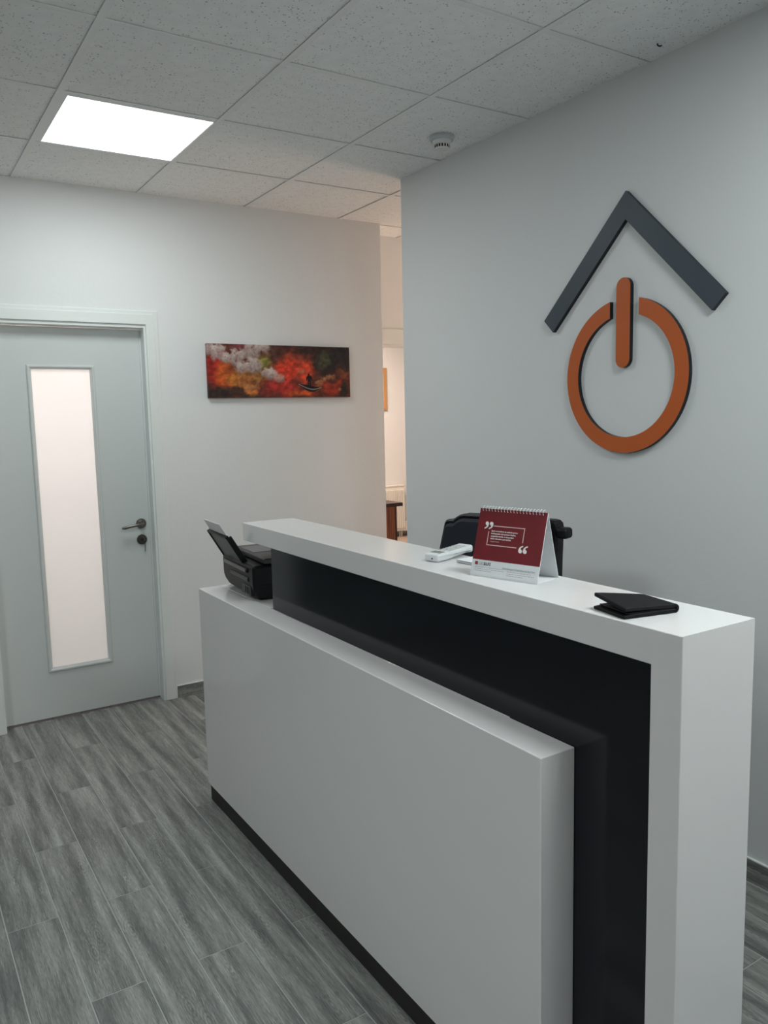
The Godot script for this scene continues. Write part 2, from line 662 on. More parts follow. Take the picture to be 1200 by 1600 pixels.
func ceiling_grid() -> void:
	var rects := [Rect2(-3.6, WB, 5.94, 2.6 - WB), Rect2(WR, WB, 2.66, -3.48 - WB), Rect2(2.745, -4.6, 2.255, 4.6 + WB)]
	var near := Rect2(1.86, -0.62, 0.6, 0.5)
	var ce := thing("ceiling", "white speckled square tiles hung in a white metal grid", "ceiling", Vector3.ZERO, 0.0, "", "structure")
	var lights := [Vector2(GX + 0.3, GZ - 1.5), Vector2(GX + 0.9, GZ + 1.5), Vector2(GX - 2.1, GZ + 0.9)]
	for i in range(-8, 8):
		for j in range(-9, 6):
			var cell := Rect2(GX + T * i, GZ - T * j - T, T, T).grow(-0.004)
			if lights.any(func(p): return cell.has_point(p)):
				continue
			for r: Rect2 in rects:
				var a := cell.intersection(r)
				if a.size.x < 0.01 or a.size.y < 0.01:
					continue
				if near.encloses(a):
					continue
				var v := posmod(i * 3 + j, 2)
				put("ceiling_tile", box(Vector3(a.position.x, CEIL + 0.0034, a.position.y), Vector3(a.end.x, CEIL + 0.018, a.end.y)), M["tile_%d" % v], ce)
	for i in range(-7, 8):   # runners
		var x := GX + T * i
		for r: Rect2 in rects:
			if x - 0.012 > r.position.x and x + 0.012 < r.end.x:
				var z1 := r.end.y
				put("grid_runner", boxes([
					[Vector3(x - 0.012, CEIL, r.position.y), Vector3(x + 0.012, CEIL + 0.0015, z1)],
					[Vector3(x - 0.001, CEIL + 0.0015, r.position.y), Vector3(x + 0.001, CEIL + 0.035, z1)]]), M.grid_white, ce)
	for j in range(-8, 6):   # cross pieces
		var z := GZ - T * j
		for i in range(-8, 8):
			for r: Rect2 in rects:
				if z - 0.012 < r.position.y or z + 0.012 > r.end.y:
					continue
				var x0 := maxf(GX + T * i + 0.0125, r.position.x)
				var x1 := minf(GX + T * i + T - 0.0125, r.end.x)
				if x1 - x0 > 0.02:
					put("grid_bar", boxes([
						[Vector3(x0, CEIL + 0.0003, z - 0.012), Vector3(x1, CEIL + 0.0016, z + 0.012)],
						[Vector3(x0, CEIL + 0.0016, z - 0.001), Vector3(x1, CEIL + 0.03, z + 0.001)]]), M.grid_white, ce)


func skirting(o: Node3D, a: Vector3, b: Vector3, out: Vector3, v: int) -> void:
	# one grey skirting tile from a to b on the floor, standing off the wall by out
	var lo := a.min(b).min(a + out).min(b + out)
	var hi := a.max(b).max(a + out).max(b + out)
	var dir := (b - a).normalized()
	a += dir * 0.001
	b -= dir * 0.001
	var st := start()
	var h := Vector3(0, 0.068, 0)
	var f0 := a + out
	var f1 := b + out
	var uv := [Vector2(0.1, 0.0), Vector2(0.1, 0.9), Vector2(0.55, 0.9), Vector2(0.55, 0.0)]
	var flip := dir.cross(Vector3.UP).dot(out) < 0.0
	if flip:
		quad(st, f1, f0, f0 + h, f1 + h, uv)
		quad(st, f1 + h, f0 + h, a + h, b + h, uv)
		quad(st, b, f1, f1 + h, b + h, uv)
		quad(st, f0, a, a + h, f0 + h, uv)
	else:
		quad(st, f0, f1, f1 + h, f0 + h, uv)
		quad(st, f0 + h, f1 + h, b + h, a + h, uv)
		quad(st, f1, b, b + h, f1 + h, uv)
		quad(st, a, f0, f0 + h, a + h, uv)
	put("tile", st.commit(), M["plank_%d" % v], o)
	var caulk := box(Vector3(lo.x, 0.068, lo.z), Vector3(hi.x, 0.072, hi.z))
	put("top_edge", caulk, M.door_trim, o)


func baseboards() -> void:
	var b := thing("baseboard_back", "grey wood-look skirting tiles under the picture wall", "baseboard", Vector3.ZERO, 0.0, "", "structure")
	var xs := [1.322, 1.75, 2.35, 2.745]
	for k in 3:
		skirting(b, Vector3(xs[k], 0, WB), Vector3(xs[k + 1], 0, WB), Vector3(0, 0, 0.009), (k + 1) % 5)
	var l := thing("baseboard_left", "grey wood-look skirting tiles left of the unlit passage", "baseboard", Vector3.ZERO, 0.0, "", "structure")
	skirting(l, Vector3(-3.6, 0, WB), Vector3(-3.0, 0, WB), Vector3(0, 0, 0.009), 3)
	var r := thing("baseboard_right", "grey wood-look skirting tiles under the sign wall", "baseboard", Vector3.ZERO, 0.0, "", "structure")
	for k in 4:
		var z0 := -3.48 + 0.9 * k
		skirting(r, Vector3(WR, 0, z0), Vector3(WR, 0, minf(z0 + 0.9, -0.62)), Vector3(-0.009, 0, 0), (k + 2) % 5)


# ------------------------------------------------------------------ the glazed door
func door() -> void:
	var d := thing("door_1", "pale green-white door with a tall narrow frosted glass pane", "door", Vector3.ZERO, 0.0, "", "structure")
	var zf := WB + 0.014
	var st := start()   # casing on the wall face, mitred, with a stepped inner edge
	var xo := [0.358, 1.322]
	var xi := [0.430, 1.256]
	var zs := WB + 0.009
	add_round_box(st, Vector3(xi[1], 0, WB), Vector3(xo[1] - 0.018, 2.116, zf), 0.003, 2)
	add_round_box(st, Vector3(xo[0] + 0.018, 0, WB), Vector3(xi[0], 2.116, zf), 0.003, 2)
	add_round_box(st, Vector3(xi[0] - 0.003, 2.062, WB), Vector3(xi[1] + 0.003, 2.116, zf), 0.003, 2)
	add_round_box(st, Vector3(xo[1] - 0.02, 0, WB), Vector3(xo[1], 2.134, zs), 0.003, 2)
	add_round_box(st, Vector3(xo[0], 0, WB), Vector3(xo[0] + 0.02, 2.134, zs), 0.003, 2)
	add_round_box(st, Vector3(xo[0] + 0.018, 2.114, WB), Vector3(xo[1] - 0.018, 2.134, zs), 0.003, 2)
	put("casing", st.commit(), M.door_trim, d)
	st = start()   # lining
	add_box(st, Vector3(1.245, 0, WB - 0.12), Vector3(1.268, 2.068, WB + 0.004))
	add_box(st, Vector3(0.418, 0, WB - 0.12), Vector3(0.441, 2.068, WB + 0.004))
	add_box(st, Vector3(0.441, 2.046, WB - 0.12), Vector3(1.245, 2.068, WB + 0.004))
	put("lining", st.commit(), M.door_trim, d)
	# leaf with the opening for the glass
	var z1 := WB - 0.064
	var z0 := z1 - 0.038
	var L := 0.4445
	var R := 1.2375
	var gx0 := 0.672
	var gx1 := 0.990
	var gy0 := 0.262
	var gy1 := 1.845
	put("leaf", boxes([
		[Vector3(L, 0.012, z0), Vector3(gx0, 2.041, z1)],
		[Vector3(gx1, 0.012, z0), Vector3(R, 2.041, z1)],
		[Vector3(gx0, 0.012, z0), Vector3(gx1, gy0, z1)],
		[Vector3(gx0, gy1, z0), Vector3(gx1, 2.041, z1)]]), M.door_paint, d)
	# moulded bead round the glass
	var prof := PackedVector2Array([Vector2(-0.006, 0), Vector2(-0.006, 0.004), Vector2(-0.001, 0.009), Vector2(0.006, 0.009), Vector2(0.010, 0.004), Vector2(0.016, 0.001), Vector2(0.016, -0.012), Vector2(0.0, -0.012)])
	var corners := [Vector2(gx0, gy0), Vector2(gx1, gy0), Vector2(gx1, gy1), Vector2(gx0, gy1)]
	for k in 4:
		st = start()
		var a: Vector2 = corners[k]
		var b: Vector2 = corners[(k + 1) % 4]
		var along := (b - a).normalized()
		var inw := Vector2(-along.y, along.x)
		var pts := []
		for p in prof:
			pts.append([a + inw * p.x + along * p.x, b + inw * p.x - along * p.x, z1 + p.y])
		for q in prof.size():
			var p0: Array = pts[q]
			var p1: Array = pts[(q + 1) % prof.size()]
			var v := [Vector3(p0[0].x, p0[0].y, p0[2]), Vector3(p0[1].x, p0[1].y, p0[2]), Vector3(p1[1].x, p1[1].y, p1[2]), Vector3(p1[0].x, p1[0].y, p1[2])]
			quad(st, v[0], v[1], v[2], v[3])
		put("glazing_bead", st.commit(), M.door_paint, d)
	put("glass_pane", box(Vector3(gx0, gy0, z1 - 0.016), Vector3(gx1, gy1, z1 - 0.010)), M.frosted_glass, d).set_meta("label", "frosted glass pane")
	# worn brown-grey threshold pieces under the leaf
	var cuts := [0.441, 0.669, 0.817, 0.968, 1.118, 1.245]
	for k in 5:
		put("threshold", box(Vector3(cuts[k] + 0.002, 0.0, z0 - 0.006), Vector3(cuts[k + 1] - 0.002, 0.009, z1 + 0.002)), mat("threshold_brown", Color(0.50, 0.455, 0.455), 0.6, 0.4), d)
	# pale seal along the closing edge
	put("seal", box(Vector3(R + 0.001, 0.012, z1 - 0.006), Vector3(1.245, 2.04, z1 + 0.0015)), M.coil_white, d)
	# handle: rose, neck and lever turned towards the hinge side
	var hx := 1.192
	var hy := 1.0
	var away := Transform3D(Basis(Vector3.RIGHT, PI / 2), Vector3(hx, hy, z1))
	st = start()
	add_lathe(st, [Vector2(0.0275, 0), Vector2(0.0275, 0.005), Vector2(0.024, 0.009), Vector2(0.013, 0.010), Vector2(0.011, 0.016), Vector2(0.010, 0.044), Vector2(0.0, 0.046)], away, 32)
	add_tube(st, [Vector3(hx, hy, z1 + 0.03), Vector3(hx - 0.008, hy, z1 + 0.047), Vector3(hx - 0.03, hy - 0.001, z1 + 0.052), Vector3(hx - 0.07, hy - 0.006, z1 + 0.050), Vector3(hx - 0.10, hy - 0.013, z1 + 0.045), Vector3(hx - 0.112, hy - 0.014, z1 + 0.038)], [0.009, 0.010, 0.0085, 0.008, 0.009, 0.006], 12)
	put("handle", st.commit(), M.steel, d).set_meta("label", "brushed metal lever handle")
	var ly := 0.911
	st = start()
	add_lathe(st, [Vector2(0.0275, 0), Vector2(0.0275, 0.005), Vector2(0.024, 0.009), Vector2(0.012, 0.010), Vector2(0.0, 0.010)], Transform3D(away.basis, Vector3(hx - 0.001, ly, z1)), 32)
	put("lock", st.commit(), M.steel_dark, d).set_meta("label", "round metal lock plate")
	st = start()
	add_box(st, Vector3(hx - 0.002, ly - 0.006, z1 + 0.008), Vector3(hx + 0.001, ly + 0.006, z1 + 0.022))
	add_lathe(st, [Vector2(0.0, -0.0012), Vector2(0.013, -0.0012), Vector2(0.013, 0.0012), Vector2(0.0, 0.0012)], Transform3D(Basis(Vector3.FORWARD, PI / 2), Vector3(hx - 0.0005, ly, z1 + 0.034)), 20)
	add_box(st, Vector3(hx + 0.010, ly - 0.066, z1 + 0.012), Vector3(hx + 0.0135, ly - 0.016, z1 + 0.015))
	var ring := []
	for k in 16:
		ring.append(Vector3(hx + 0.006 + 0.010 * cos(TAU * k / 16), ly - 0.010 + 0.010 * sin(TAU * k / 16), z1 + 0.026 - 0.008 * cos(TAU * k / 16)))
	add_tube(st, ring, [0.0012], 6, true)
	put("key", st.commit(), M.steel, d).set_meta("label", "key left hanging in the lock")
	# the room behind it
	var w: Material = M.wall_paint
	struct("wall_side_room", boxes([
		[Vector3(0.272, 0, -6.5), Vector3(0.30, 2.9, WB - 0.12)],
		[Vector3(0.30, 0, -6.5), Vector3(2.5, 2.9, -6.38)],
		[Vector3(2.5, 0, -6.5), Vector3(2.62, 2.9, WB - 0.12)]]), w, "white walls of the small room behind the glazed door", "wall")
	struct("ceiling_side_room", box(Vector3(0.30, CEIL + 0.012, -6.38), Vector3(2.5, CEIL + 0.1, WB - 0.12)), M.plain_white, "white ceiling of the small room behind the glazed door", "ceiling")


# ------------------------------------------------------------------ office seen past the corridor
func office() -> void:
	var w: Material = M.wall_paint
	var zb := -8.566
	struct("wall_office_back", box(Vector3(2.63, 0, zb - 0.12), Vector3(6.5, 2.9, zb)), w, "white office wall with the radiator and the wooden frame", "wall")
	struct("wall_office_right", box(Vector3(6.38, 0, zb), Vector3(6.5, 2.9, -4.72)), w, "white office side wall beyond the walnut table", "wall")
	struct("wall_office_front", box(Vector3(5.12, 0, -4.72), Vector3(6.38, 2.9, -4.60)), w, "white office wall beside the doorway on its corridor side", "wall")
	struct("wall_office_left", box(Vector3(2.63, 0, zb), Vector3(2.75, 2.9, -4.72)), w, "white office side wall left of the walnut table", "wall")
	struct("ceiling_office", box(Vector3(2.63, CEIL + 0.012, zb), Vector3(6.5, CEIL + 0.1, -4.72)), M.plain_white, "white ceiling of the office past the corridor", "ceiling")
	struct("floor_office", box(Vector3(2.75, -0.0016, zb), Vector3(6.38, 0.0, -4.72)), M.office_floor, "pale beige office floor past the corridor", "floor")
	var t := thing("trim_1", "white casing of the open office doorway past the corridor", "trim", Vector3.ZERO, 0.0, "", "structure")
	var st := start()
	add_round_box(st, Vector3(2.80, 2.034, -4.6), Vector3(3.78, 2.134, -4.586), 0.003)
	add_round_box(st, Vector3(3.69, 0, -4.6), Vector3(3.78, 2.034, -4.586), 0.003)
	add_round_box(st, Vector3(2.775, 0, -4.6), Vector3(2.865, 2.034, -4.586), 0.003)
	put("casing", st.commit(), M.door_trim, t)
	st = start()
	add_box(st, Vector3(2.875, 2.022, -4.72), Vector3(3.68, 2.068, -4.598))
	add_box(st, Vector3(2.855, 0, -4.72), Vector3(2.875, 2.068, -4.598))
	add_box(st, Vector3(3.68, 0, -4.72), Vector3(3.70, 2.068, -4.598))
	put("lining", st.commit(), M.door_trim, t)
	var b := thing("baseboard_office", "brown-grey skirting tiles along the office wall under the radiator", "baseboard", Vector3.ZERO, 0.0, "", "structure")
	for k in 4:
		skirting(b, Vector3(2.75 + 0.91 * k, 0, zb), Vector3(2.75 + 0.91 * (k + 1), 0, zb), Vector3(0, 0, 0.009), k)
	# pipe casing low on the wall, right of the radiator
	var pc := put("pipe_casing", round_box(Vector3(5.665, 0.073, zb), Vector3(6.38, 0.196, zb + 0.07), 0.004), M.radiator_white)
	tag(pc, "white boxed pipe casing low on the office wall beside the radiator", "pipe casing")
	# radiator
	var r := thing("radiator", "white ribbed panel radiator on the office wall beyond the desk", "radiator", Vector3(5.17, 0.08, zb))
	st = start()
	add_round_box(st, Vector3(-0.5, 0.0, 0.075), Vector3(0.5, 0.575, 0.090), 0.006)
	put("panel", st.commit(), M.radiator_white, r)
	for k in 35:
		put("rib", round_box(Vector3(-0.486 + 0.028 * k, 0.04, 0.086), Vector3(-0.4665 + 0.028 * k, 0.535, 0.110), 0.005, 1), M.radiator_white, r)
	st = start()
	add_round_box(st, Vector3(-0.5, 0.575, 0.012), Vector3(0.5, 0.595, 0.095), 0.004)
	for x in [-0.5, 0.49]:
		add_box(st, Vector3(x, 0.0, 0.012), Vector3(x + 0.01, 0.575, 0.075))
	put("grille", st.commit(), M.radiator_white, r)
	for x in [-0.35, 0.35]:
		put("bracket", box(Vector3(x - 0.02, 0.1, 0.002), Vector3(x + 0.02, 0.5, 0.03)), M.radiator_white, r)
	for x in [0.44, 0.47]:
		put("pipe", tube([Vector3(x, 0.02, 0.05), Vector3(x, -0.08, 0.05)], [0.008], 8), M.radiator_white, r)
	# office desk: dark top on a walnut slab leg
	var d := thing("office_table", "walnut office table with a dark top in front of the radiator", "table", Vector3(4.10, 0, -6.162))
	put("tabletop", round_box(Vector3(-1.1, 0.717, -0.62), Vector3(0.0, 0.75, 0.0), 0.003), M.walnut_dark, d)
	for x in [-1.05, -0.205]:
		put("leg", round_box(Vector3(x, 0, -0.58), Vector3(x + 0.12, 0.717, -0.002), 0.003), M.walnut, d)
		put("edge_strip", box(Vector3(x + 0.12, 0, -0.58), Vector3(x + 0.137, 0.717, -0.0015)), M.walnut_dark, d)
	put("modesty_panel", box(Vector3(-0.93, 0.25, -0.4), Vector3(-0.205, 0.717, -0.38)), M.walnut, d)
	# framed picture, only its right edge in view
	var p := thing("wooden_frame", "pale wooden picture frame on the office wall, mostly hidden by the corner", "picture frame", Vector3(5.255, 1.89, zb))
	st = start()
	add_round_box(st, Vector3(-0.22, -0.26, 0), Vector3(-0.175, 0.26, 0.03), 0.003)
	add_round_box(st, Vector3(0.175, -0.26, 0), Vector3(0.22, 0.26, 0.03), 0.003)
	add_round_box(st, Vector3(-0.175, -0.26, 0), Vector3(0.175, -0.215, 0.03), 0.003)
	add_round_box(st, Vector3(-0.175, 0.215, 0), Vector3(0.175, 0.26, 0.03), 0.003)
	put("frame", st.commit(), M.pale_wood, p)
	put("backing", box(Vector3(-0.175, -0.215, 0.002), Vector3(0.175, 0.215, 0.012)), M.paper, p)


# ------------------------------------------------------------------ reception desk
func desk() -> void:
	var d := thing("reception_desk", "glossy white reception desk with black inset and raised counter", "desk")
	var zy := func(p: Vector2, k: float) -> Vector3: return Vector3(k, p.y, p.x)
	# raised counter turning down into the near end panel
	put("counter", prism(PackedVector2Array([Vector2(-2.797, 1.104), Vector2(-2.797, 1.1694), Vector2(-0.853, 1.1694), Vector2(-0.853, 0.0), Vector2(-0.919, 0.0), Vector2(-0.919, 1.104)]), zy, 1.137, 1.345, 0.0012), M.gloss_white, d)
	# black upright between counter and front
	put("black_panel", prism(PackedVector2Array([Vector2(-2.552, 0.885), Vector2(-2.552, 1.1035), Vector2(-0.9195, 1.1035), Vector2(-0.9195, 0.0), Vector2(-1.3, 0.0), Vector2(-1.3, 0.885)]), zy, 1.1385, 1.160, 0.0008), M.gloss_dark, d)
	put("front_panel", round_box(Vector3(1.045, 0.066, -3.062), Vector3(1.138, 0.885, -1.102), 0.0025, 2), M.gloss_white, d)
	put("kickboard", box(Vector3(1.050, 0.0, -3.046), Vector3(1.138, 0.066, -1.125)), M.kick_dark, d)
	# far pedestal that carries the printer, and the clerk's side
	put("pedestal", round_box(Vector3(1.138, 0.0, -3.062), Vector3(1.56, 0.885, -2.575), 0.002, 1), M.gloss_white, d)
	put("worktop", round_box(Vector3(1.162, 0.715, -2.573), Vector3(1.54, 0.745, -1.12), 0.002, 1), M.gloss_white, d)
	put("end_support", box(Vector3(1.162, 0.0, -1.15), Vector3(1.52, 0.715, -1.125)), M.gloss_white, d)


# ------------------------------------------------------------------ chair
func chair() -> void:
	# local frame: x along the backrest, z towards the desk
	var a := Vector3(1.64, 0, -2.185)
	var s := Vector3(0.115, 0, 0.445).normalized()
	var c := thing("office_chair", "black office chair with a high back behind the desk", "chair", a + s * 0.215, atan2(-s.z, s.x))
	var xy := func(p: Vector2, k: float) -> Vector3: return Vector3(p.x - 0.215, p.y, k)
	var shell_poly := PackedVector2Array([Vector2(-0.075, 0.95), Vector2(-0.045, 1.09), Vector2(-0.020, 1.184), Vector2(-0.012, 1.194), Vector2(0.0, 1.198), Vector2(0.020, 1.199), Vector2(0.033, 1.208), Vector2(0.050, 1.217), Vector2(0.065, 1.221), Vector2(0.12, 1.222), Vector2(0.40, 1.224), Vector2(0.415, 1.222), Vector2(0.425, 1.214), Vector2(0.428, 1.200), Vector2(0.424, 1.10), Vector2(0.420, 0.95), Vector2(0.40, 0.62), Vector2(0.36, 0.58), Vector2(0.02, 0.58), Vector2(-0.04, 0.62)])
	put("backrest", prism(shell_poly, xy, -0.045, 0.0, 0.006), M.black_plastic, c)
	var pad := PackedVector2Array()
	for p in shell_poly:
		pad.append(Vector2(0.19, 0.92) + (p - Vector2(0.19, 0.92)) * Vector2(0.93, 0.955))
	put("back_cushion", prism(pad, xy, 0.0, 0.022, 0.009), M.chair_cloth, c)
	# knob at the shoulder of the back
	put("shoulder_knob", round_box(Vector3(0.205, 1.168, -0.04), Vector3(0.247, 1.203, 0.004), 0.012, 3), M.black_plastic, c)
	put("seat", round_box(Vector3(-0.24, 0.44, 0.0), Vector3(0.24, 0.52, 0.47), 0.03, 3), M.chair_cloth, c)
	for sx in [-1.0, 1.0]:
		put("armrest", tube([Vector3(0.245 * sx, 0.46, 0.2), Vector3(0.285 * sx, 0.5, 0.2), Vector3(0.285 * sx, 0.66, 0.18), Vector3(0.285 * sx, 0.685, 0.22), Vector3(0.285 * sx, 0.685, 0.36)], [0.014, 0.014, 0.016, 0.02, 0.018], 10), M.black_plastic, c)
	put("back_bar", tube([Vector3(0, 0.43, 0.2), Vector3(0, 0.42, 0.0), Vector3(0, 0.47, -0.06), Vector3(0, 0.75, -0.052)], [0.02], 10), M.black_plastic, c)
	put("column", lathe([Vector2(0.03, 0.08), Vector2(0.03, 0.25), Vector2(0.018, 0.255), Vector2(0.018, 0.44), Vector2(0.0, 0.44)], Transform3D(Basis(), Vector3(0, 0, 0.22)), 20), M.steel_dark, c)
	for k in 5:
		var t := TAU * k / 5.0 + 0.3
		var e := Vector3(cos(t), 0, sin(t))
		put("base_leg", tube([Vector3(0, 0.1, 0.22), Vector3(0, 0.075, 0.22) + e * 0.24], [0.022, 0.015], 8), M.black_plastic, c)
		put("caster", lathe([Vector2(0, -0.02), Vector2(0.028, -0.02), Vector2(0.03, 0), Vector2(0.028, 0.02), Vector2(0, 0.02)], Transform3D(Basis(Vector3(0, 1, 0), -t) * Basis(Vector3.RIGHT, PI / 2), Vector3(0, 0.03, 0.22) + e * 0.24), 16), M.black_plastic, c)


# ------------------------------------------------------------------ printer
func printer() -> void:
	# local frame: x from its rear (facing the room) towards the clerk, z along the rear
	var p := thing("printer", "black inkjet printer standing on the desk's low far end", "printer", Vector3(1.142, 0.885, -2.882), -0.07)
	var taper := func(v: Vector3) -> Vector3:
		var k := clampf(1.0 - v.y / 0.06, 0.0, 1.0)
		if v.x < 0.1: v.x += 0.022 * k * k
		if v.z < 0: v.z += 0.035 * k * k
		return v
	put("body", round_box(Vector3(0.0, 0.002, -0.19), Vector3(0.32, 0.132, 0.185), 0.012, 3, taper, 6), M.black_plastic, p)
	put("scanner_lid", round_box(Vector3(0.045, 0.134, -0.186), Vector3(0.318, 0.155, 0.182), 0.006, 2), M.lid_grey, p)
	put("lid_plate", box(Vector3(0.06, 0.155, -0.135), Vector3(0.15, 0.1562, 0.02)), mat("plate_grey", Color(0.42, 0.41, 0.42), 0.4, 0.4), p)
	for q in [Vector2(0.04, -0.14), Vector2(0.04, 0.12), Vector2(0.27, -0.14), Vector2(0.27, 0.12)]:
		put("foot", box(Vector3(q.x, 0, q.y), Vector3(q.x + 0.02, 0.003, q.y + 0.02)), M.slot_black, p)
	# rear: two glossy ribs, vents and a port plate
	put("rear_rib", round_box(Vector3(-0.008, 0.098, -0.15), Vector3(0.01, 0.116, 0.125), 0.006, 2), M.black_gloss, p)
	put("rear_rib", round_box(Vector3(-0.006, 0.066, -0.08), Vector3(0.01, 0.082, 0.135), 0.005, 2), M.grey_plastic, p)
	put("port_plate", round_box(Vector3(-0.002, 0.016, 0.055), Vector3(0.02, 0.052, 0.155), 0.002, 1), M.grey_plastic, p)
	for k in 5:
		put("vent", box(Vector3(-0.0026, 0.022, 0.092 + 0.011 * k), Vector3(0.0, 0.046, 0.096 + 0.011 * k)), M.slot_black, p)
	put("side_seam", box(Vector3(0.03, 0.058, 0.1852), Vector3(0.30, 0.060, 0.1862)), M.slot_black, p)
	# paper support leaning back over the desk front
	var lean := Basis(Vector3(0, 0, 1), 0.53)
	var f := Node3D.new()
	f.name = "paper_support"
	p.add_child(f, true)
	f.transform = Transform3D(lean, Vector3(0.014, 0.118, 0.0))
	put("tray", round_box(Vector3(-0.006, 0.0, -0.176), Vector3(0.0, 0.136, 0.066), 0.003, 2), M.grey_plastic, f)
	put("side_guide", round_box(Vector3(-0.008, 0.0, 0.056), Vector3(0.014, 0.128, 0.066), 0.003, 2), M.black_plastic, f)
	put("side_guide", round_box(Vector3(-0.010, 0.0, -0.180), Vector3(0.010, 0.136, -0.170), 0.003, 2), M.black_plastic, f)
	put("top_rim", round_box(Vector3(-0.009, 0.124, -0.176), Vector3(0.004, 0.136, 0.066), 0.003, 2), M.black_plastic, f)
	# the sheets in it
	var base := Transform3D(Basis(Vector3.UP, -0.07), Vector3(1.142, 0.885, -2.882)) * f.transform
	var sh := put("paper_sheets", round_box(Vector3(0.0015, 0.024, -0.166), Vector3(0.0045, 0.186, 0.052), 0.0012, 1), M.paper)
	sh.transform = base
	tag(sh, "white paper sheets leaning in the printer's rear feed", "paper")


# ------------------------------------------------------------------ desk calendar
func lettering(parent: Node3D, called: String, text: String, size: float, at: Vector2, m: Material, font := "Droid Sans", bold := false) -> void:
	var t := TextMesh.new()
	var f := SystemFont.new()
	f.font_names = PackedStringArray([font])
	if bold:
		f.font_weight = 700
	t.font = f
	t.text = text
	t.font_size = 24
	t.pixel_size = size / 24.0
	t.depth = 0.0003
	t.curve_step = 4.0
	t.horizontal_alignment = HORIZONTAL_ALIGNMENT_LEFT
	t.vertical_alignment = VERTICAL_ALIGNMENT_CENTER
	var o := put(called, t, m, parent)
	o.position = Vector3(at.x, at.y, 0.0016)


